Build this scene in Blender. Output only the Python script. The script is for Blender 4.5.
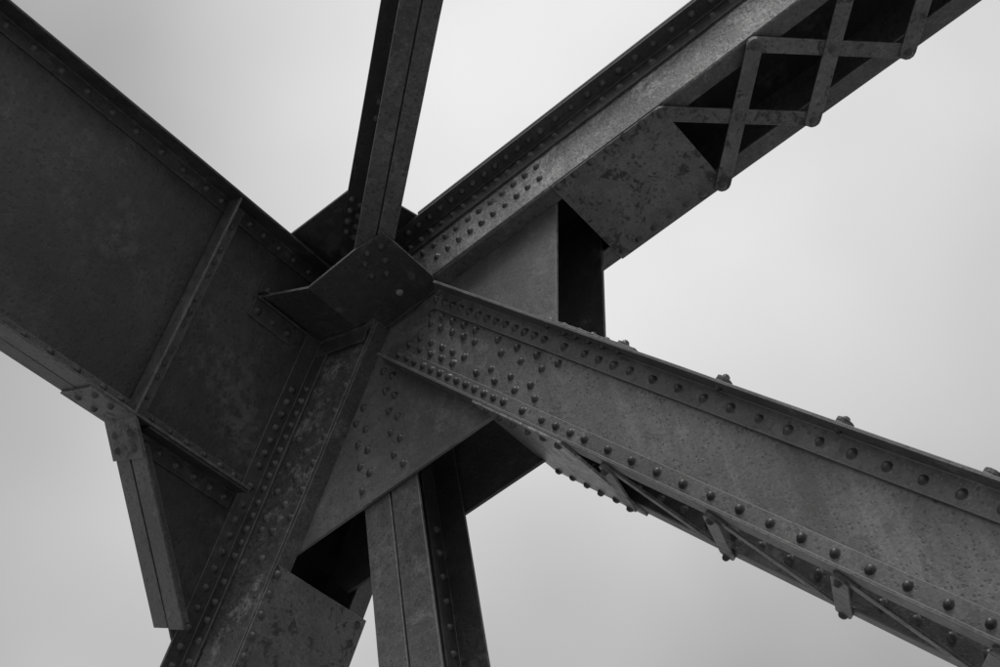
# Riveted hip joint of a steel through-truss bridge, seen from the deck below.
# Truss axes: X along the top chord, Y away from the camera (across the bridge), Z up.
import bpy, bmesh, math, random
from mathutils import Vector, Matrix, noise as mnoise

for o in list(bpy.data.objects):
    bpy.data.objects.remove(o, do_unlink=True)
random.seed(7)
scene = bpy.context.scene
COL = scene.collection
S = 4.0 / 3.0          # drawing units to metres

# ------------------------------------------------------------------ camera
cam_data = bpy.data.cameras.new('camera')
cam = bpy.data.objects.new('camera', cam_data)
COL.objects.link(cam)
right = Vector((0.77094, 0.62110, -0.14104))
down = Vector((-0.55496, 0.54640, -0.62727))
fwd = Vector((-0.31253, 0.56186, 0.76593))
m = Matrix((right, -down, -fwd)).transposed().to_4x4()
m.translation = Vector((1.97377, -2.8, -4.40066)) * S
cam.matrix_world = m
cam_data.sensor_width = 36.0
cam_data.lens = 49.64
cam_data.clip_start = 0.05
cam_data.clip_end = 8000
scene.camera = cam

# ------------------------------------------------------------------ light
SUN_EL = math.radians(58.0)
SUN_AZ = math.radians(142.0)      # measured from +Y towards +X
SUN_DIR = Vector((math.cos(SUN_EL) * math.sin(SUN_AZ), math.cos(SUN_EL) * math.cos(SUN_AZ), math.sin(SUN_EL)))
SKY_SEED = (2.42, 6.65, 14.43)
world = bpy.data.worlds.new('World')
scene.world = world
world.use_nodes = True
wn = world.node_tree.nodes
wl = world.node_tree.links
wn.clear()
sky = wn.new('ShaderNodeTexSky')
sky.sky_type = 'NISHITA'
sky.sun_disc = False
sky.sun_elevation = SUN_EL
sky.sun_rotation = SUN_AZ
sky.air_density = 1.0
sky.dust_density = 6.0
sky.ozone_density = 1.0
bw = wn.new('ShaderNodeRGBToBW')      # overcast: no hue left in the sky
bg = wn.new('ShaderNodeBackground')
bg.inputs['Strength'].default_value = 0.10
wo = wn.new('ShaderNodeOutputWorld')
wl.new(sky.outputs[0], bw.inputs[0])
even = wn.new('ShaderNodeMath')        # a cloud deck evens the clear-sky gradient out
even.operation = 'POWER'
even.inputs[1].default_value = 0.40
lift = wn.new('ShaderNodeMath')
lift.operation = 'MULTIPLY'
lift.inputs[1].default_value = 6.1
wl.new(bw.outputs[0], even.inputs[0])
wl.new(even.outputs[0], lift.inputs[0])
# soft, broad unevenness of the cloud deck, the same all round the sky
sky_tc = wn.new('ShaderNodeTexCoord')
sky_map = wn.new('ShaderNodeMapping')
sky_map.inputs['Location'].default_value = SKY_SEED
cloud = wn.new('ShaderNodeTexNoise')
cloud.inputs['Scale'].default_value = 1.5
cloud.inputs['Detail'].default_value = 4.0
cloud.inputs['Roughness'].default_value = 0.38
cloud_rng = wn.new('ShaderNodeMapRange')
cloud_rng.inputs[1].default_value = 0.38
cloud_rng.inputs[2].default_value = 0.72
cloud_rng.inputs[3].default_value = 0.44
cloud_rng.inputs[4].default_value = 1.16
deck = wn.new('ShaderNodeMath')
deck.operation = 'MULTIPLY'
wl.new(sky_tc.outputs['Generated'], sky_map.inputs['Vector'])
wl.new(sky_map.outputs[0], cloud.inputs['Vector'])
wl.new(cloud.outputs['Fac'], cloud_rng.inputs[0])
wl.new(lift.outputs[0], deck.inputs[0])
wl.new(cloud_rng.outputs[0], deck.inputs[1])
wl.new(deck.outputs[0], bg.inputs['Color'])
wl.new(bg.outputs[0], wo.inputs[0])

sun_data = bpy.data.lights.new('sun', 'SUN')
sun_data.energy = 1.5
sun_data.angle = math.radians(22)
sun_data.color = (1.0, 0.995, 0.985)
sun = bpy.data.objects.new('sun', sun_data)
COL.objects.link(sun)
sun.rotation_euler = SUN_DIR.to_track_quat('Z', 'Y').to_euler()
sun.location = SUN_DIR * 40

vs = scene.view_settings
vs.view_transform = 'Standard'
vs.look = 'None'
vs.gamma = 1.0
vs.exposure = 0.0
vs.use_curve_mapping = False


# ------------------------------------------------------------------ materials
def steel(name, base, light=0.35, pits=0.3, streak=0.0, rough=0.5, patch_scale=5.0, light_gain=2.2, bump=0.5, edge=0.6,
          grain_amp=0.45, salt=0.25, patch_at=0.55, pit_scale=38.0, flake=0.0, flake_at=0.445, mid_amp=0.32, edge_at=0.30):
    """Old painted steel in greys: mottling, chalky worn patches, dark pits and flakes, run-off streaks, edges paled for rubbing and painted rim light."""
    mt = bpy.data.materials.new(name)
    mt.use_nodes = True
    nt = mt.node_tree
    n, l = nt.nodes, nt.links
    n.clear()
    out = n.new('ShaderNodeOutputMaterial')
    bs = n.new('ShaderNodeBsdfPrincipled')
    l.new(bs.outputs[0], out.inputs[0])
    tc = n.new('ShaderNodeTexCoord')
    oi = n.new('ShaderNodeObjectInfo')
    off = n.new('ShaderNodeVectorMath'); off.operation = 'MULTIPLY_ADD'
    comb = n.new('ShaderNodeCombineXYZ')
    for k in range(3):
        l.new(oi.outputs['Random'], comb.inputs[k])
    l.new(comb.outputs[0], off.inputs[0])
    off.inputs[1].default_value = (37.0, 53.0, 71.0)
    l.new(tc.outputs['Object'], off.inputs[2])

    def noise(scale, detail=6, rgh=0.6, stretch=None, dist=0.0):
        t = n.new('ShaderNodeTexNoise')
        t.inputs['Scale'].default_value = scale
        t.inputs['Detail'].default_value = detail
        t.inputs['Roughness'].default_value = rgh
        t.inputs['Distortion'].default_value = dist
        if stretch:
            mp = n.new('ShaderNodeMapping')
            mp.inputs['Scale'].default_value = stretch
            l.new(off.outputs[0], mp.inputs['Vector'])
            l.new(mp.outputs[0], t.inputs['Vector'])
        else:
            l.new(off.outputs[0], t.inputs['Vector'])
        return t.outputs['Fac']

    def ramp(src, a, b, lo=0.0, hi=1.0):
        r = n.new('ShaderNodeMapRange')
        r.inputs[1].default_value = a
        r.inputs[2].default_value = b
        r.inputs[3].default_value = lo
        r.inputs[4].default_value = hi
        l.new(src, r.inputs[0])
        return r.outputs[0]

    def math_(op, a, b):
        q = n.new('ShaderNodeMath'); q.operation = op
        for k, x in enumerate((a, b)):
            if isinstance(x, (int, float)):
                q.inputs[k].default_value = x
            else:
                l.new(x, q.inputs[k])
        return q.outputs[0]

    def mixf(f, a, b):
        q = n.new('ShaderNodeMix'); q.data_type = 'FLOAT'
        for s_, x in ((0, f), (2, a), (3, b)):
            if isinstance(x, (int, float)):
                q.inputs[s_].default_value = x
            else:
                l.new(x, q.inputs[s_])
        return q.outputs[0]

    big = noise(1.5, 4, 0.55)
    patch = noise(patch_scale, 9, 0.68, dist=0.35)
    mid = noise(17.0, 6, 0.68)
    grain = noise(78.0, 3, 0.75)
    vo = n.new('ShaderNodeTexVoronoi')
    vo.inputs['Scale'].default_value = pit_scale
    l.new(off.outputs[0], vo.inputs['Vector'])
    sep = n.new('ShaderNodeSeparateColor')
    l.new(vo.outputs['Color'], sep.inputs[0])
    # each cell holds a pit of its own size, or none
    pit = math_('SUBTRACT', math_('MULTIPLY', sep.outputs[0], 0.52), vo.outputs['Distance'])
    # base tone
    val = math_('MULTIPLY', ramp(big, 0.3, 0.7, 0.72, 1.32), base)
    val = math_('MULTIPLY', val, ramp(mid, 0.28, 0.72, 1.0 - mid_amp, 1.0 + mid_amp))
    g_mul = ramp(grain, 0.28, 0.72, 1.0 - grain_amp, 1.0 + grain_amp)
    val = math_('MULTIPLY', val, g_mul)
    # worn, chalky patches with a ragged edge
    pm = math_('MULTIPLY', ramp(patch, patch_at, patch_at + 0.09), ramp(mid, 0.40, 0.58))
    pm = math_('MULTIPLY', pm, light)
    val = mixf(pm, val, math_('MULTIPLY', g_mul, base * light_gain))
    # pale specks, thicker where the paint is worn
    sm = math_('MULTIPLY', ramp(grain, 0.60, 0.68), ramp(patch, 0.42, 0.60, 0.15, 1.0))
    val = mixf(math_('MULTIPLY', sm, salt), val, base * light_gain * 1.5)
    # dark rust: flakes with sharp outlines, and pits
    dm = math_('MULTIPLY', ramp(patch, flake_at, flake_at - 0.025), ramp(mid, 0.47, 0.53))
    val = mixf(math_('MULTIPLY', dm, min(1.0, pits * 0.6 + flake)), val, math_('MULTIPLY', g_mul, base * 0.30))
    pm2 = math_('MULTIPLY', ramp(pit, -0.02, 0.10), math_('MULTIPLY', ramp(mid, 0.36, 0.50), ramp(big, 0.30, 0.55, 0.45, 1.0)))
    val = mixf(math_('MULTIPLY', pm2, pits), val, base * 0.32)
    if streak > 0:
        st = noise(1.0, 5, 0.6, stretch=(7.0, 7.0, 0.55))
        val = mixf(math_('MULTIPLY', ramp(st, 0.55, 0.70), streak), val, math_('MULTIPLY', g_mul, base * 1.9))
        val = mixf(math_('MULTIPLY', ramp(st, 0.45, 0.30), streak * 0.8), val, math_('MULTIPLY', g_mul, base * 0.45))
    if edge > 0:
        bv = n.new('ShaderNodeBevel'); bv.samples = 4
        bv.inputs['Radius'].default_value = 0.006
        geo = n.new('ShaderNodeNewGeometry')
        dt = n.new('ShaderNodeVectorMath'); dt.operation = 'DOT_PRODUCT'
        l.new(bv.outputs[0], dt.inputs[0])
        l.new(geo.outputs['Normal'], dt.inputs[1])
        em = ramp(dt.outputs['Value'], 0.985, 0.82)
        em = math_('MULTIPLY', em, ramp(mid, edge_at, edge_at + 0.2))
        val = mixf(math_('MULTIPLY', em, edge), val, 0.26)  # pale edge colour: rubbed metal, with rim light painted in
    cc = n.new('ShaderNodeCombineColor')
    for k in range(3):
        l.new(val, cc.inputs[k])
    l.new(cc.outputs[0], bs.inputs['Base Color'])
    rg = math_('ADD', ramp(mid, 0.2, 0.8, -0.14, 0.18), rough)
    rg = mixf(pm, rg, 0.8)
    l.new(rg, bs.inputs['Roughness'])
    bs.inputs['Specular IOR Level'].default_value = 0.5
    h = math_('ADD', math_('MULTIPLY', grain, 0.7), math_('ADD', math_('MULTIPLY', mid, 0.9), math_('MULTIPLY', pm2, -0.6)))
    h = math_('ADD', h, math_('MULTIPLY', math_('ADD', pm, dm), -0.4))
    b = n.new('ShaderNodeBump')
    b.inputs['Strength'].default_value = bump
    b.inputs['Distance'].default_value = 0.005
    l.new(h, b.inputs['Height'])
    l.new(b.outputs[0], bs.inputs['Normal'])
    return mt


M_CHORD = steel('paint_chalky_worn', 0.150, light=0.9, pits=0.45, patch_scale=3.0, light_gain=2.3, rough=0.36, grain_amp=0.65, salt=0.9, patch_at=0.50)
M_WEB = steel('paint_pitted_streaked', 0.092, light=0.45, pits=0.70, streak=0.75, patch_scale=2.6, grain_amp=0.30, mid_amp=0.24, pit_scale=62.0, bump=0.4)
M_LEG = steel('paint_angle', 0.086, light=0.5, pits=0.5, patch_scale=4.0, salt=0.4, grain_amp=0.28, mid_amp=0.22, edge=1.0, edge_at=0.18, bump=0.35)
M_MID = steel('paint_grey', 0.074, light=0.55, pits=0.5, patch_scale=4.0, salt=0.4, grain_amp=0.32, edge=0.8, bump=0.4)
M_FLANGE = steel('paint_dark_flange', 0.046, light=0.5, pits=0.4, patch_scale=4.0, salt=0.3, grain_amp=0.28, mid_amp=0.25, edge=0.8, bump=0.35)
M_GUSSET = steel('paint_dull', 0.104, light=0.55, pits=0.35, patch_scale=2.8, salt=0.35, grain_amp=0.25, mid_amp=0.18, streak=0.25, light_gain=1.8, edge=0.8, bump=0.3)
M_DARK = steel('paint_dark_grey', 0.036, light=0.75, pits=0.35, patch_scale=4.2, light_gain=2.6, salt=0.25, streak=0.15, edge=0.6, patch_at=0.54, grain_amp=0.22, edge_at=0.42, bump=0.4)  # dark tone for far plates, inner webs, cover plates and girder flange
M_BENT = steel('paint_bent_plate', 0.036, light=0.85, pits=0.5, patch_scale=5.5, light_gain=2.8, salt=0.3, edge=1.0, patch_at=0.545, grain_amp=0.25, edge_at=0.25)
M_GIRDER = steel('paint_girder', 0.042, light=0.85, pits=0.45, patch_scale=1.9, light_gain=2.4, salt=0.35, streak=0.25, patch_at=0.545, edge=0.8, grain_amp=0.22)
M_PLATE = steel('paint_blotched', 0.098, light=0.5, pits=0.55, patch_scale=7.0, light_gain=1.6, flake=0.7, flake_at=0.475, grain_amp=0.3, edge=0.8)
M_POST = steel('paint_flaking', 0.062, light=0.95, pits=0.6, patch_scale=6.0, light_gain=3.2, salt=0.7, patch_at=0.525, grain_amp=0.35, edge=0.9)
M_RIVET = steel('paint_rivet', 0.056, light=0.35, pits=0.25, patch_scale=12.0, edge=0.0, rough=0.40, bump=0.12, grain_amp=0.2, mid_amp=0.2, salt=0.1)
M_RIVET_DARK = steel('paint_rivet_shaded', 0.040, light=0.35, pits=0.25, patch_scale=12.0, edge=0.0, rough=0.36, bump=0.12, grain_amp=0.2, mid_amp=0.2, salt=0.1)  # darker copy of the rivet paint: shade on the heads put into colour


def ground_material():
    mt = bpy.data.materials.new('ground_gravel')
    mt.use_nodes = True
    n, l = mt.node_tree.nodes, mt.node_tree.links
    bs = n['Principled BSDF']
    tc = n.new('ShaderNodeTexCoord')
    t = n.new('ShaderNodeTexNoise'); t.inputs['Scale'].default_value = 0.7; t.inputs['Detail'].default_value = 12
    l.new(tc.outputs['Object'], t.inputs['Vector'])
    r = n.new('ShaderNodeValToRGB')
    r.color_ramp.elements[0].color = (0.16, 0.16, 0.16, 1)
    r.color_ramp.elements[1].color = (0.34, 0.34, 0.34, 1)
    l.new(t.outputs['Fac'], r.inputs[0])
    l.new(r.outputs[0], bs.inputs['Base Color'])
    bs.inputs['Roughness'].default_value = 0.95
    return mt


# ------------------------------------------------------------------ builders
class Frame:
    """Local axes of a member: a, b, c in drawing units."""
    def __init__(self, A, B, Cc, O=(0, 0, 0)):
        self.A, self.B, self.C, self.O = Vector(A), Vector(B), Vector(Cc), Vector(O)

    def p(self, a, b, c):
        return (self.O + self.A * a + self.B * b + self.C * c) * S

    def d(self, a, b, c):
        return (self.A * a + self.B * b + self.C * c).normalized()


def empty(name, loc, parent=None):
    o = bpy.data.objects.new(name, None)
    COL.objects.link(o)
    o.empty_display_size = 0.2
    o['wpos'] = tuple(loc)
    if parent is not None:
        o.parent = parent
        o.location = Vector(loc) - Vector(parent['wpos'])
    else:
        o.location = loc
    return o


def add_obj(name, bm, mat, parent, smooth=False):
    vs_ = [v.co for v in bm.verts]
    lo = Vector((min(v.x for v in vs_), min(v.y for v in vs_), min(v.z for v in vs_)))
    hi = Vector((max(v.x for v in vs_), max(v.y for v in vs_), max(v.z for v in vs_)))
    c = (lo + hi) / 2
    bmesh.ops.translate(bm, verts=bm.verts, vec=-c)
    bmesh.ops.recalc_face_normals(bm, faces=bm.faces)
    me = bpy.data.meshes.new(name)
    bm.to_mesh(me)
    bm.free()
    if smooth:
        for f_ in me.polygons:
            f_.use_smooth = True
    me.materials.append(mat)
    o = bpy.data.objects.new(name, me)
    COL.objects.link(o)
    o['wpos'] = tuple(c)
    if parent is not None:
        o.parent = parent
        o.location = c - Vector(parent['wpos'])
    else:
        o.location = c
    return o


def wobble(p, amp):
    """Old steel is never quite straight: one slow field for the whole joint, plus a trace per vertex."""
    w = mnoise.noise_vector(p * 1.6) * amp
    return p + w + Vector((random.uniform(-1, 1), random.uniform(-1, 1), random.uniform(-1, 1))) * 0.0003


def extr_bm(bm, fr, axis, poly, c0, c1, bev, shear=0.0):
    """Extrude a polygon (given in the two axes other than AXIS, in a-b-c order) from c0 to c1."""
    def pt(q, c):
        v = list(q)
        v.insert(axis, c)
        return wobble(fr.p(*v), 0.0022 if abs(c1 - c0) > 0.05 else 0.0)
    n = max(1, int(round(abs(c1 - c0) / 0.16)))
    rings = [[bm.verts.new(pt(q, c0 + (c1 - c0) * i / n + (shear * q[0] if i == 0 else 0.0))) for q in poly] for i in range(n + 1)]
    k = len(poly)
    fs = [bm.faces.new(rings[0][::-1]), bm.faces.new(rings[-1])]
    for r0, r1 in zip(rings, rings[1:]):
        for i in range(k):
            j = (i + 1) % k
            fs.append(bm.faces.new((r0[i], r0[j], r1[j], r1[i])))
    if bev > 0:
        bm.normal_update()
        ed = [e for e in {e for f_ in fs for e in f_.edges} if len(e.link_faces) == 2 and abs(e.calc_face_angle()) > 0.35]
        bmesh.ops.bevel(bm, geom=ed, offset=bev * S, segments=1, profile=0.5, affect='EDGES', clamp_overlap=True)


def extr(name, fr, axis, poly, c0, c1, mat, parent, bev=0.0014, shear=0.0):
    bm = bmesh.new()
    extr_bm(bm, fr, axis, poly, c0, c1, bev, shear)
    return add_obj(name, bm, mat, parent)


def box(name, fr, a, b, c, mat, parent, bev=0.0014):
    r = [a, b, c]
    ax = max(range(3), key=lambda k: abs(r[k][1] - r[k][0]))
    p, q = [r[k] for k in range(3) if k != ax]
    return extr(name, fr, ax, [(p[0], q[0]), (p[1], q[0]), (p[1], q[1]), (p[0], q[1])], r[ax][0], r[ax][1], mat, parent, bev)


def angle_poly(x0, y0, dx, dy, t):
    """L section with its heel at (x0, y0) and legs reaching dx along x and dy along y."""
    tx = t if dx > 0 else -t
    ty = t if dy > 0 else -t
    return [(x0, y0), (x0 + dx, y0), (x0 + dx, y0 + ty), (x0 + tx, y0 + ty), (x0 + tx, y0 + dy), (x0, y0 + dy)]


def lacing_bar(fr, p0, p1, c0, c1, width, mat, parent, name='lacing_bar', off=0.026):
    """Flat bar with rounded ends in the a-c plane of FR (p = (a, c)), thickness from b = c0 to c1."""
    P0, P1 = Vector((p0[0], p0[1])), Vector((p1[0], p1[1]))
    d = (P1 - P0).normalized()
    nrm = Vector((-d.y, d.x))
    r = width / 2
    poly = []
    for end, sgn in ((P1, 1), (P0, -1)):
        for k in range(7):
            t = math.pi * (k / 6) - math.pi / 2
            poly.append(tuple(end + d * (sgn * r * math.cos(t)) + nrm * (sgn * r * math.sin(t))))
    return extr(name, fr, 1, poly, c0, c1, mat, parent, bev=0.001)


# rivet heads: a few shared dome meshes
def rivet_bm(r, h, seg=9):
    bm = bmesh.new()
    rings = []
    for fr_, hh in ((1.20, -0.03), (0.98, 0.14), (0.80, 0.62), (0.44, 0.93)):
        rings.append([bm.verts.new((r * fr_ * math.cos(2 * math.pi * k / seg), r * fr_ * math.sin(2 * math.pi * k / seg), h * hh)) for k in range(seg)])
    for a_, b_ in zip(rings, rings[1:]):
        for k in range(seg):
            bm.faces.new((a_[k], a_[(k + 1) % seg], b_[(k + 1) % seg], b_[k]))
    bm.faces.new(rings[-1])
    return bm


RIVET_R, RIVET_H = 0.0142, 0.0142
RIVET_MESHES = []
for k in range(3):
    bm_ = rivet_bm(RIVET_R * S * (1.0, 1.05, 0.96)[k], RIVET_H * S * (1.0, 0.88, 1.1)[k])
    for v_ in bm_.verts:
        if v_.co.z > 0.003:
            v_.co.x += random.uniform(-1, 1) * 0.0011
            v_.co.y += random.uniform(-1, 1) * 0.0011
    bmesh.ops.recalc_face_normals(bm_, faces=bm_.faces)
    me_ = bpy.data.meshes.new('rivet')
    bm_.to_mesh(me_)
    bm_.free()
    for f_ in me_.polygons:
        f_.use_smooth = True
    RIVET_MESHES.append(me_)


def rivet_matrix(pos, nrm, size):
    q = Vector(nrm).to_track_quat('Z', 'Y')
    spin = Matrix.Rotation(random.uniform(0, 6.28), 4, 'Z')
    sx = size * random.uniform(0.94, 1.05)
    sc = Matrix.Diagonal((sx, sx * random.uniform(0.96, 1.04), size * random.uniform(0.85, 1.12), 1))
    return Matrix.Translation(pos) @ q.to_matrix().to_4x4() @ spin @ sc


N_RIVETS = [0]


def rivet(fr, a, b, c, nrm, parent, mat=None, size=1.0, wob=0.0022):
    """One rivet head as an object of its own. nrm in the frame's axes."""
    mat = mat or (M_RIVET_DARK if parent.name.split('.')[0] in ('diagonal', 'gusset_plate') else M_RIVET)
    me = random.choice(RIVET_MESHES)
    key = me.name + mat.name
    if key not in RIVET_CACHE:
        m2 = me.copy()
        m2.name = 'rivet'
        m2.materials.append(mat)
        RIVET_CACHE[key] = m2
    o = bpy.data.objects.new('rivet', RIVET_CACHE[key])
    COL.objects.link(o)
    o.parent = parent
    j = lambda: random.uniform(-0.0016, 0.0016)
    pos = fr.p(a, b, c) + Vector((j(), 0, j()))
    pos = pos + mnoise.noise_vector(pos * 1.6) * wob
    mw = rivet_matrix(pos - Vector(parent['wpos']), fr.d(*nrm), size)
    o.matrix_local = mw
    N_RIVETS[0] += 1
    return o


RIVET_CACHE = {}


def riveting(fr, pts, nrm, parent, mat=None, size=1.0):
    """Rivet heads too small, too dark or too far to pick apart, as one part."""
    bm = bmesh.new()
    for a, b, c in pts:
        t = rivet_bm(RIVET_R * S, RIVET_H * S, 8)
        bmesh.ops.transform(t, matrix=rivet_matrix(fr.p(a, b, c) + mnoise.noise_vector(fr.p(a, b, c) * 1.6) * 0.0022, fr.d(*nrm), size), verts=t.verts)
        tmp = bpy.data.meshes.new('tmp')
        t.to_mesh(tmp)
        t.free()
        bm.from_mesh(tmp)
        bpy.data.meshes.remove(tmp)
    o = add_obj('riveting', bm, mat or M_RIVET, parent, smooth=True)
    o['kind'] = 'stuff'
    return o


def span(a, b, step):
    n = int(round((b - a) / step))
    return [a + (b - a) * k / n for k in range(n + 1)]


# ------------------------------------------------------------------ ground
bm_g = bmesh.new()
R_G = 3000.0
bmesh.ops.create_grid(bm_g, x_segments=2, y_segments=2, size=R_G)
bmesh.ops.translate(bm_g, verts=bm_g.verts, vec=(0, 0, -7.6))
ground = add_obj('ground', bm_g, ground_material(), None)
ground['kind'] = 'structure'
ground['label'] = 'pale gravel ground far below the bridge'

# ------------------------------------------------------------------ the bridge
bridge = empty('truss_bridge', (0, 0, -7.5))
bridge['label'] = 'dark riveted steel truss bridge joint seen from below against a pale sky'
bridge['category'] = 'bridge'


def part(name, label=None, at=(0, 0, 0)):
    o = empty(name, Vector(at) * S, bridge)
    if label:
        o['label'] = label
    return o


Y = Vector((0, 1, 0))
MIRY = 0.31                       # the far half of each member mirrors the near one: y -> MIRY - y


def fy(s, y):
    return y if s == 0 else MIRY - y


gA = math.radians(-122.7287)
cA = math.radians(-55.9542)
G_U = Vector((math.cos(gA), 0, math.sin(gA)))
G_V = Vector((-math.sin(gA), 0, math.cos(gA)))     # towards the inside of the portal
C_U = Vector((math.cos(cA), 0, math.sin(cA)))
C_V = Vector((-math.sin(cA), 0, math.cos(cA)))

FR_W = Frame((1, 0, 0), (0, 0, 1), Y)                               # a = x, b = z, c = y
FR_D = Frame((1, 0, 0), (0, 0, 1), Y, (0, 0, -0.121))               # b from the chord's bottom
FR_G = Frame(G_U, -G_V, Y, G_V * 0.011)                             # b from the end post's inner edge
FR_C = Frame(C_U, C_V, Y)


def chord_section(fr, par, web0, u1, m_web, m_top, m_bot, a_top, a_bot):
    """Two webs, top angles turned out, bottom angles turned in."""
    for s in (0, 1):
        (a0, b0), (a1, b1) = web0
        sh = (a1 - a0) / (b1 - b0)            # mitred at the hip
        y0, y1 = fy(s, -0.080), fy(s, -0.069)
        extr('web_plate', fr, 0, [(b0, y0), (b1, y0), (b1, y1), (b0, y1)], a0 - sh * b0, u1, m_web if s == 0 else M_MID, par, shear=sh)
        # top angle, heel against the web
        heel = fy(s, -0.0830)
        dy = -0.083 if s == 0 else 0.083
        pl = [(b, c) for (c, b) in angle_poly(heel, 0.2922, dy, -0.084, 0.0100)]
        extr('flange_angle', fr, 0, pl, a_top, u1, m_top, par)
        heel = fy(s, -0.0688)
        dy = 0.0678 if s == 0 else -0.0678
        pl = [(b, c) for (c, b) in angle_poly(heel, 0.0, dy, 0.080, 0.0100)]
        extr('flange_angle', fr, 0, pl, a_bot, u1, m_bot, par)


# ---- top chord
chord = part('top_chord', 'pale worn box chord with crossed lacing bars underneath', (0, 0.15, 0))
chord_section(FR_D, chord, ((-0.064, 0.002), (-0.210, 0.290)), 5.2, M_CHORD, M_FLANGE, M_MID, -0.15, -0.06)
box('cover_plate', FR_D, (0.262, 5.2), (0.2926, 0.304), (-0.168, 0.478), M_DARK, chord)
tie = box('tie_plate', FR_D, (0.812, 1.312), (-0.0088, -0.0004), (-0.077, 0.388), M_PLATE, chord)
PITCH = 0.4075
near0 = 1.302
for k in range(8):
    xa, xb = near0 + PITCH * k, near0 + PITCH * (k + 1)
    lacing_bar(FR_D, (xa, -0.050), (xb, 0.367), -0.0180, -0.0092, 0.060, M_PLATE, chord)
    lacing_bar(FR_D, (xb, -0.050), (xa, 0.367), -0.0272, -0.0184, 0.060, M_PLATE, chord)
    if k < 3:
        rivet(FR_D, (xa + xb) / 2, -0.0272, 0.1585, (0, -1, 0), chord)
for k in range(4):
    x = near0 + PITCH * k
    rivet(FR_D, x, -0.0180 if k == 0 else -0.0272, -0.050, (0, -1, 0), chord, size=1.1)
    rivet(FR_D, x, -0.0272, 0.367, (0, -1, 0), chord, size=1.1)
for k in range(6):
    rivet(FR_D, 0.836 + 0.0772 * k, -0.0088, -0.061, (0, -1, 0), chord, size=1.08)
    rivet(FR_D, 0.836 + 0.0772 * k, -0.0088, 0.357, (0, -1, 0), chord, size=1.08)
row1 = [0.174 + 0.0570 * k for k in range(13)] + [0.935, 1.012, 1.089, 1.164, 1.240, 1.318, 1.402, 1.488]
row2 = [0.150 + 0.0568 * k for k in range(13)] + [0.899, 0.976, 1.055, 1.128, 1.206, 1.281, 1.361, 1.445, 1.544]
for x in row1:
    rivet(FR_D, x, 0.2822, -0.129, (0, -1, 0), chord)
for x in row2:
    rivet(FR_D, x, 0.243, -0.0930, (0, 0, -1), chord)
for k in range(11):
    rivet(FR_D, 0.202 + 0.0577 * k, 0.166, -0.080, (0, 0, -1), chord)
    if k:
        rivet(FR_D, 0.203 + 0.0576 * k, 0.086, -0.080, (0, 0, -1), chord)
riveting(FR_D, [(x, 0.2822, -0.129) for x in span(1.58, 5.0, 0.085)], (0, -1, 0), chord)
riveting(FR_D, [(x, 0.243, -0.0930) for x in span(1.64, 5.0, 0.085)], (0, 0, -1), chord)

# ---- end post
post = part('end_post', 'inclined box post with flaking paint and a riveted flange', (-0.6, 0.15, -1.0))
chord_section(FR_G, post, ((0.139, 0.002), (-0.028, 0.290)), 6.6, M_POST, M_FLANGE, M_MID, 0.0, 0.148)
box('cover_plate', FR_G, (0.0, 6.6), (0.2926, 0.304), (-0.075, 0.478), M_DARK, post)
box('tie_plate', FR_G, (1.211, 1.80), (-0.0088, -0.0004), (-0.077, 0.398), M_PLATE, post)
for k in range(6):
    rivet(FR_G, 1.241 + 0.0785 * k, -0.0088, -0.054, (0, -1, 0), post, size=1.08)
for k in range(2):
    rivet(FR_G, 1.242 + 0.0760 * k, -0.0088, 0.367, (0, -1, 0), post, size=1.08)
for u in [0.474, 0.531, 0.588, 0.648, 0.706, 0.762, 0.817, 0.905, 0.986, 1.050, 1.113, 1.180, 1.252, 1.327, 1.407, 1.484, 1.556]:
    rivet(FR_G, u, 0.2822, -0.125, (0, -1, 0), post)
for u in [0.455, 0.512, 0.569, 0.619, 0.675, 0.734, 0.791, 0.846, 0.902, 0.961, 1.016, 1.072, 1.128, 1.183, 1.288, 1.368, 1.439, 1.518]:
    rivet(FR_G, u, 0.241, -0.0930, (0, 0, -1), post)
for k in range(6):
    rivet(FR_G, 0.459 + 0.113 * k, 0.168, -0.080, (0, 0, -1), post)
    rivet(FR_G, 0.516 + 0.113 * k, 0.091, -0.080, (0, 0, -1), post)
    rivet(FR_G, 0.455 + 0.114 * k, 0.018, -0.080, (0, 0, -1), post, size=0.9)
rivet(FR_G, 1.073, 0.168, -0.080, (0, 0, -1), post)
rivet(FR_G, 1.192, 0.091, -0.080, (0, 0, -1), post)
pts = [(u, 0.2822, -0.125) for u in span(1.63, 6.2, 0.08)]
riveting(FR_G, pts, (0, -1, 0), post)
riveting(FR_G, [(u, 0.241, -0.0930) for u in span(1.60, 6.2, 0.08)], (0, 0, -1), post)
for k in range(9):
    a0, a1 = 1.84 + PITCH * k, 1.84 + PITCH * (k + 1)
    lacing_bar(FR_G, (a0, -0.050), (a1, 0.367), -0.0180, -0.0092, 0.060, M_PLATE, post)
    lacing_bar(FR_G, (a1, -0.050), (a0, 0.367), -0.0272, -0.0184, 0.060, M_PLATE, post)

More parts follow.
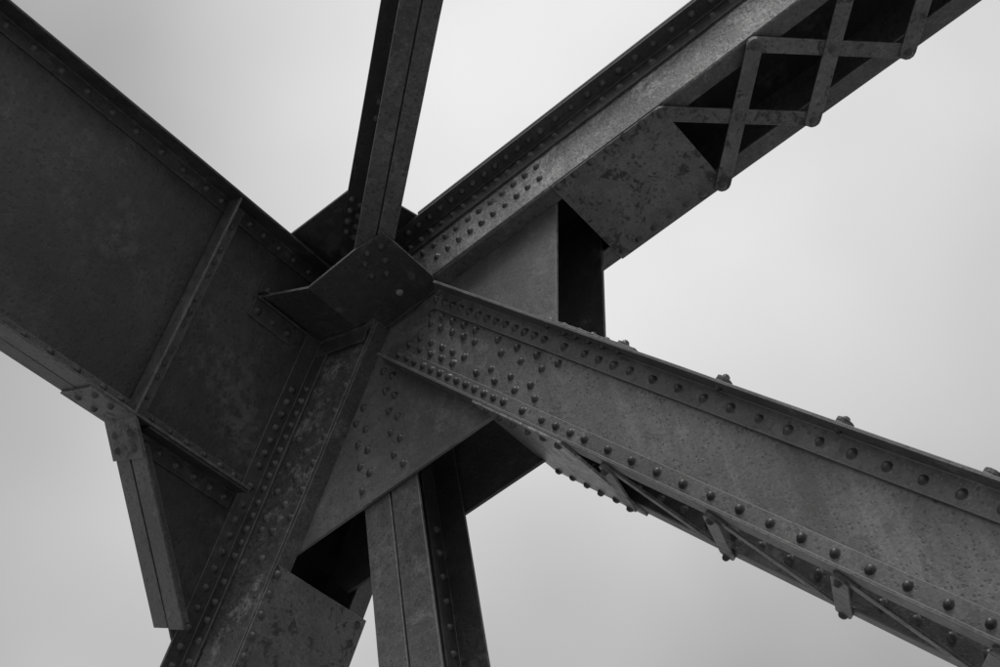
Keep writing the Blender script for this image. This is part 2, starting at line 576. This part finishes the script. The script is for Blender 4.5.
# ---- gusset plates
GUS = [(0.836, 0.15), (0.773, -0.136), (0.651, -0.693), (0.595, -0.950), (-0.64, -0.950), (-0.69, -0.86), (-0.28, -0.10), (-0.22, 0.06), (-0.12, 0.15)]
for s in (0, 1):
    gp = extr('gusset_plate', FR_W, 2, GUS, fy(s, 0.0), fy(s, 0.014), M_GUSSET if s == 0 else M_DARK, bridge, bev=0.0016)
    if s == 0:
        gp['label'] = 'grey gusset plate with pairs of rivets over the hanger'
        for x, z in [(-0.237, -0.46), (-0.280, -0.518), (-0.238, -0.579), (-0.279, -0.635), (-0.237, -0.693), (-0.278, -0.752), (-0.238, -0.812), (-0.277, -0.879),
                     (-0.123, -0.342), (-0.083, -0.401), (-0.122, -0.46), (-0.083, -0.515), (-0.120, -0.576), (-0.082, -0.635), (-0.121, -0.690), (-0.082, -0.748), (-0.119, -0.809), (-0.081, -0.881)]:
            rivet(FR_W, x, z, 0.0, (0, 0, -1), gp, size=1.04, wob=0.0)

# ---- diagonal
diag = part('diagonal', 'broad pitted box diagonal with two rows of rivets and lacing below', (1.0, 0.15, -1.6))
U1 = 6.4
for s in (0, 1):
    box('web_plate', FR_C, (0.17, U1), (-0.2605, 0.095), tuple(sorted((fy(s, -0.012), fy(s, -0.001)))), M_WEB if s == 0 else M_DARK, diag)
    dy = -0.075 if s == 0 else 0.075
    pl = [(b, c) for (c, b) in angle_poly(fy(s, -0.0152), 0.097, dy, -0.085, 0.0100)]
    extr('flange_angle', FR_C, 0, pl, 0.275, U1, M_LEG, diag)
    pl = [(b, c) for (c, b) in angle_poly(fy(s, -0.0122), -0.262, dy, 0.076, 0.0105)]
    extr('flange_angle', FR_C, 0, pl, 0.238, U1, M_LEG, diag)
box('tie_plate', FR_C, (0.93, 1.452), (-0.2725, -0.2624), (-0.086, 0.396), M_CHORD, diag)  # paler than the other tie plates: light on its underside put into colour
box('tie_plate', FR_C, (0.962, 1.488), (0.0974, 0.1075), (-0.080, 0.390), M_PLATE, diag)
for u in span(0.990, 1.405, 0.083):
    rivet(FR_C, u, -0.2725, 0.360, (0, -1, 0), diag)
    rivet(FR_C, u, -0.2725, -0.050, (0, -1, 0), diag)
for u in (0.999, 1.101, 1.165, 1.239, 1.314, 1.396):
    rivet(FR_C, u, 0.0870, -0.052, (0, -1, 0), diag, size=0.9)
riveting(FR_C, [(u, 0.1075, -0.05) for u in (0.999, 1.08, 1.165, 1.239, 1.314)], (0, 1, 0), diag)
LP = 0.4715
for k in range(9):
    n0, f0 = 1.640 + LP * k, 1.405 + LP * k
    b0, b1 = -0.2709, -0.2624
    lacing_bar(FR_C, (n0, -0.034), (f0, 0.355), -0.2800, -0.2712, 0.050, M_PLATE, diag)
    lacing_bar(FR_C, (n0, -0.034), (f0 + LP, 0.355), b0, b1, 0.050, M_PLATE, diag)
    n1, f1 = 1.396 + LP * k, 1.632 + LP * k
    lacing_bar(FR_C, (n1, -0.045), (f1, 0.355), 0.1195 if k == 0 else 0.0974, 0.1085, 0.050, M_PLATE, diag)
    lacing_bar(FR_C, (n1 + LP, -0.045), (f1, 0.355), 0.1090, 0.1200, 0.050, M_PLATE, diag)
    if k < 3:
        rivet(FR_C, n0, -0.2800, -0.034, (0, -1, 0), diag)
        rivet(FR_C, f0, -0.2800, 0.355, (0, -1, 0), diag)
        rivet(FR_C, n1, 0.1200, -0.045, (0, 1, 0), diag)
        if k:
            rivet(FR_C, n1, 0.0870, -0.050, (0, -1, 0), diag, size=0.9)
UP = [0.268 + 0.0608 * k for k in range(13)] + [1.113, 1.226, 1.305, 1.384, 1.465] + [1.582 + 0.1169 * k for k in range(12)]
LO = [0.277 + 0.0602 * k for k in range(13)] + [1.115, 1.230, 1.309, 1.388, 1.465] + [1.586 + 0.1167 * k for k in range(13)]
for u in UP:
    rivet(FR_C, u, 0.047, -0.0252, (0, 0, -1), diag)
for u in LO:
    rivet(FR_C, u, -0.2138, -0.0227, (0, 0, -1), diag)
FIELD = []
for k in range(5):
    FIELD += [(0.275 + 0.0805 * k, -0.009), (0.316 + 0.0799 * k, -0.048), (0.281 + 0.0787 * k, -0.157), (0.318 + 0.0792 * k, -0.117)]
for k in range(4):
    FIELD += [(0.752 + 0.1225 * k, -0.012), (0.757 + 0.1217 * k, -0.156)]
for k in range(3):
    FIELD += [(0.812 + 0.124 * k, -0.050), (0.817 + 0.123 * k, -0.120)]
for u, v in FIELD:
    rivet(FR_C, u, v, -0.0122, (0, 0, -1), diag)
riveting(FR_C, [(u, 0.047, -0.0252) for u in span(2.985, 6.2, 0.1169)] + [(u, -0.2138, -0.0227) for u in span(3.103, 6.2, 0.1167)], (0, 0, -1), diag)
riveting(FR_C, [(u, -0.214, 0.3108) for u in span(1.2, 4.2, 0.1167)], (0, 0, -1), diag)

# ---- hanger (vertical post between the gussets)
hang = part('hanger', 'upright post of paired angles hanging between the gusset plates', (-0.17, 0.15, -1.2))
Z0, Z1 = -5.4, -0.30
xm = -0.1705
for s, yf, sg in ((0, 0.0165, 1), (1, 0.2850, -1)):
    for hx, dx in ((xm - 0.0045, -0.1175), (xm + 0.0045, 0.1205)):
        pl = [(x, y) for x, y in angle_poly(hx, yf, dx, 0.085 * sg, 0.0110)]
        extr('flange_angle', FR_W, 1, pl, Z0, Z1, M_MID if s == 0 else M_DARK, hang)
box('web_plate', FR_W, (xm - 0.0042, xm + 0.0042), (Z0, Z1), (0.030, 0.272), M_DARK, hang)
riveting(FR_W, [(xm + 0.0155, z, 0.245) for z in span(-2.0, -1.0, 0.114)], (1, 0, 0), hang)

# ---- portal girder
girder = part('portal_girder', 'deep dark plate girder reaching from the joint over the deck', (-0.4, -0.8, -0.3))
FR_A = Frame(Y, G_U, G_V)               # a = y, b = depth below the top, c = towards the inside
YA0 = -4.6
box('web_plate', FR_A, (YA0, -0.086), (-0.026, 0.955), (-0.2900, -0.2786), M_GIRDER, girder)
for c0, sg, y1 in ((-0.2784, 1, -0.172), (-0.2902, -1, -0.10)):
    pl = [(b, c) for (c, b) in angle_poly(c0 + 0.0025 * sg, -0.0275, 0.0955 * sg, 0.0680, 0.0095)]
    extr('flange_angle', FR_A, 0, pl, YA0, y1, M_DARK, girder)
    pl = [(b, c) for (c, b) in angle_poly(c0, 0.9570, 0.0960 * sg, -0.0670, 0.0095)]
    extr('flange_angle', FR_A, 0, pl, YA0, -0.176 if sg > 0 else -0.10, M_MID, girder)
# stiffener angle: one leg flat on the web, one standing out
for y0 in (-0.731, -1.95, -3.1):
    pl = angle_poly(y0, -0.2684, 0.076, 0.078, 0.0095)
    extr('stiffener', FR_A, 1, pl, -0.017, 0.946, M_MID, girder)
for u in [0.077, 0.190, 0.246, 0.304, 0.417, 0.473, 0.532, 0.647, 0.702, 0.764, 0.847]:
    rivet(FR_A, -0.683, u, -0.2589, (0, 0, 1), girder, mat=M_MID, size=0.95)
YB = [-1.185, -1.075, -0.958, -0.844, -0.763, -0.620, -0.536, -0.452, -0.368, -0.284, -0.213]
for y in YB:
    rivet(FR_A, y, 0.908, -0.2689, (0, 0, 1), girder, size=0.95)
YT = [-1.652, -1.531, -1.416, -1.299, -1.188, -1.066, -0.958, -0.840, -0.761, -0.611, -0.533, -0.449, -0.365, -0.281]
riveting(FR_A, [(y, 0.007, -0.2689) for y in YT] + [(y, 0.007, -0.2689) for y in span(-4.4, -1.77, 0.116)] + [(y, 0.908, -0.2689) for y in span(-4.4, -1.30, 0.114)], (0, 0, 1), girder)

# ---- knee bracket under the girder
knee = part('knee_bracket', 'slanting knee bracket with a smooth paired flange', (-0.6, -0.5, -0.9))
kd = Vector((0.0, 0.0, 0.0))
KD = (0.6855, 0.7281)                      # along the flange, in (y, depth)
KN = (0.7281, -0.6855)                     # inwards
K0 = (-0.724, 0.957)
kA = Y * KD[0] + G_U * KD[1]
kB = Y * KN[0] + G_U * KN[1]
FR_K = Frame(kA, kB, G_V, Y * K0[0] + G_U * K0[1])
extr('web_plate', FR_A, 2, [(-0.700, 0.9585), (-0.170, 0.9585), (-0.088, 0.9585), (-0.088, 1.62), (-0.170, 1.545)], -0.2900, -0.2786, M_DARK, knee)
for c0, sg, a1 in ((-0.2784, 1, 0.776), (-0.2902, -1, 0.772)):
    pl = [(b, c) for (c, b) in angle_poly(c0, 0.0, 0.088 * sg, 0.080, 0.0100)]
    extr('flange_angle', FR_K, 0, pl, 0.012 if sg > 0 else 0.012, a1, M_MID, knee)
pl = [(b, c) for (c, b) in angle_poly(-0.2784, 0.9580, 0.088, 0.072, 0.0095)]
extr('connection_angle', FR_A, 0, pl, -0.655, -0.180, M_DARK, knee)
riveting(FR_A, [(y, 0.998, -0.2689) for y in (-0.60, -0.537, -0.451, -0.368, -0.284, -0.215)], (0, 0, 1), knee)
# bent splice plate over girder flange and knee flange (section in y-depth, wide across)
t = 0.010
bend_o = Vector((-0.7195, 0.957))
p_in = [(-0.925, 0.9582), (-0.7225, 0.9582), (-0.7225 + 0.6855 * 0.150, 0.9582 + 0.7281 * 0.150)]
off_n = (-0.7281 * t, 0.6855 * t)
p_out = [(p_in[2][0] + off_n[0], p_in[2][1] + off_n[1]), (-0.7225 - 0.0041, 0.9582 + t), (-0.925, 0.9582 + t)]
extr('splice_plate', FR_A, 2, p_in + p_out, -0.384, -0.184, M_PLATE, knee, bev=0.001)
for y in (-0.884, -0.812):
    for c in (-0.325, -0.215):
        rivet(FR_A, y, 0.9682, c, (0, 1, 0), knee, size=1.05)
for a in (0.060, 0.116):
    for c in (-0.338, -0.235):
        rivet(FR_K, a, -0.0100, c, (0, -1, 0), knee, size=1.05)

# ---- lateral brace, lying in the plane of the chords
lat = part('lateral_brace', 'narrow brace of four angles rising from the joint', (0.3, -0.5, 0))
fa = math.radians(-38.765)
F_D = Vector((math.cos(fa), math.sin(fa), 0))
F_N = Vector((-math.sin(fa), math.cos(fa), 0))
FR_F = Frame(F_D, (0, 0, 1), F_N)
cm = -0.168
box('web_plate', FR_F, (0.16, 4.2), (-0.118, 0.158), (cm - 0.0035, cm + 0.0035), M_DARK, lat)
for sg, wb, wt in ((-1, 0.0705, 0.088), (1, 0.0675, 0.088)):
    c0 = cm + 0.0037 * sg
    pl = [(b, c) for (c, b) in angle_poly(c0, -0.1295, wb * sg, 0.062, 0.0085)]
    extr('flange_angle', FR_F, 0, pl, 0.14, 4.2, M_MID, lat)
    pl = [(b, c) for (c, b) in angle_poly(c0, 0.1700, wt * sg, -0.062, 0.0085)]
    extr('flange_angle', FR_F, 0, pl, 0.155, 4.2, M_DARK, lat)
for a in (0.195, 0.245, 0.298, 0.352):
    rivet(FR_F, a, 0.1615, -0.236, (0, -1, 0), lat, mat=M_MID, size=0.95)
riveting(FR_F, [(a, 0.1615, -0.200) for a in (0.17, 0.222, 0.272, 0.326, 0.72, 0.79)] + [(a, 0.140, cm - 0.0122) for a in (1.2, 1.6, 2.0, 2.4)], (0, -1, 0), lat)

# ---- lateral plates
bl = Vector((-0.209, 0.092)).normalized()
FR_B = Frame((bl.x, 0, bl.y), (bl.y, 0, -bl.x), Y, (-0.148, 0, -0.1405))     # a towards the girder, b up off the wing, c = y


def folded_plate():
    """One sheet: a flat part under the chord and a wing folded up along x = -0.148."""
    tz = 0.0093
    flat = [(0.230, -0.372), (0.230, -0.086), (0.196, -0.026), (-0.072, -0.026), (-0.072, -0.094)]
    bot = [FR_W.p(x, -0.1405, y) for x, y in flat]
    top = [FR_W.p(x, -0.1405 + tz, y) for x, y in flat]
    k_up = (Vector((0, 0, 1)) + FR_B.B).normalized() * tz * S
    def add(p, q):
        bot.append(p)
        top.append(q)
    add(FR_W.p(-0.148, -0.1405, -0.094), FR_W.p(-0.148, -0.1405, -0.094) + k_up)
    add(FR_B.p(0.226, 0, -0.094), FR_B.p(0.226, tz, -0.094))
    add(FR_B.p(0.226, 0, -0.431), FR_B.p(0.226, tz, -0.431))
    add(FR_W.p(-0.148, -0.1405, -0.383), FR_W.p(-0.148, -0.1405, -0.383) + k_up)
    add(FR_W.p(0.106, -0.1405, -0.389), FR_W.p(0.106, -0.1405 + tz, -0.389))
    bm = bmesh.new()
    B_ = [bm.verts.new(p) for p in bot]
    T_ = [bm.verts.new(p) for p in top]
    for V_ in (B_, T_):
        bm.faces.new([V_[i] for i in (0, 1, 2, 3, 4, 5, 8, 9)])
        bm.faces.new([V_[i] for i in (5, 6, 7, 8)])
    for i in range(10):
        j = (i + 1) % 10
        bm.faces.new((B_[i], B_[j], T_[j], T_[i]))
    return bm


low = add_obj('lateral_plate', folded_plate(), M_BENT, bridge)
low['label'] = 'dark bent plate with a bright rim at the centre of the joint'
pl = [(b, c) for (c, b) in angle_poly(-0.0935, -0.0004, -0.016, -0.074, 0.0075)]
extr('connection_angle', FR_B, 0, pl, -0.055, 0.214, M_DARK, low)
pl = [(b, c) for (c, b) in angle_poly(-0.2784, 0.242, 0.030, 0.084, 0.0090)]
extr('connection_angle', FR_A, 0, pl, -0.448, -0.185, M_DARK, low)
pl = [(b, c) for (c, b) in angle_poly(-0.2784, 0.222, 0.050, -0.056, 0.0090)]
extr('connection_angle', FR_A, 0, pl, -0.446, -0.185, M_DARK, low)
for y in (-0.415, -0.335, -0.255):
    rivet(FR_A, y, 0.290, -0.2694, (0, 0, 1), low, mat=M_DARK)
    rivet(FR_A, y, 0.192, -0.2694, (0, 0, 1), low, mat=M_DARK)
riveting(FR_W, [(0.121, -0.1405, -0.343), (0.082, -0.1405, -0.312), (0.147, -0.1405, -0.27), (0.180, -0.1405, -0.33), (0.060, -0.1405, -0.250), (0.110, -0.1405, -0.22)], (0, -1, 0), low, mat=M_DARK, size=0.9)
rivet(FR_W, 0.085, -0.1405, -0.118, (0, -1, 0), low, mat=M_CHORD, wob=0.0)

upp = extr('lateral_plate', FR_W, 1, [(-0.205, -0.447), (0.165, -0.438), (0.236, -0.245), (0.256, -0.150), (0.256, 0.10), (-0.205, 0.10)], 0.1714, 0.183, M_DARK, bridge)
upp['label'] = 'dark plate behind the foot of the lateral brace'

for o in bpy.data.objects:
    if 'wpos' in o.keys():
        del o['wpos']
print('single rivets', N_RIVETS[0])
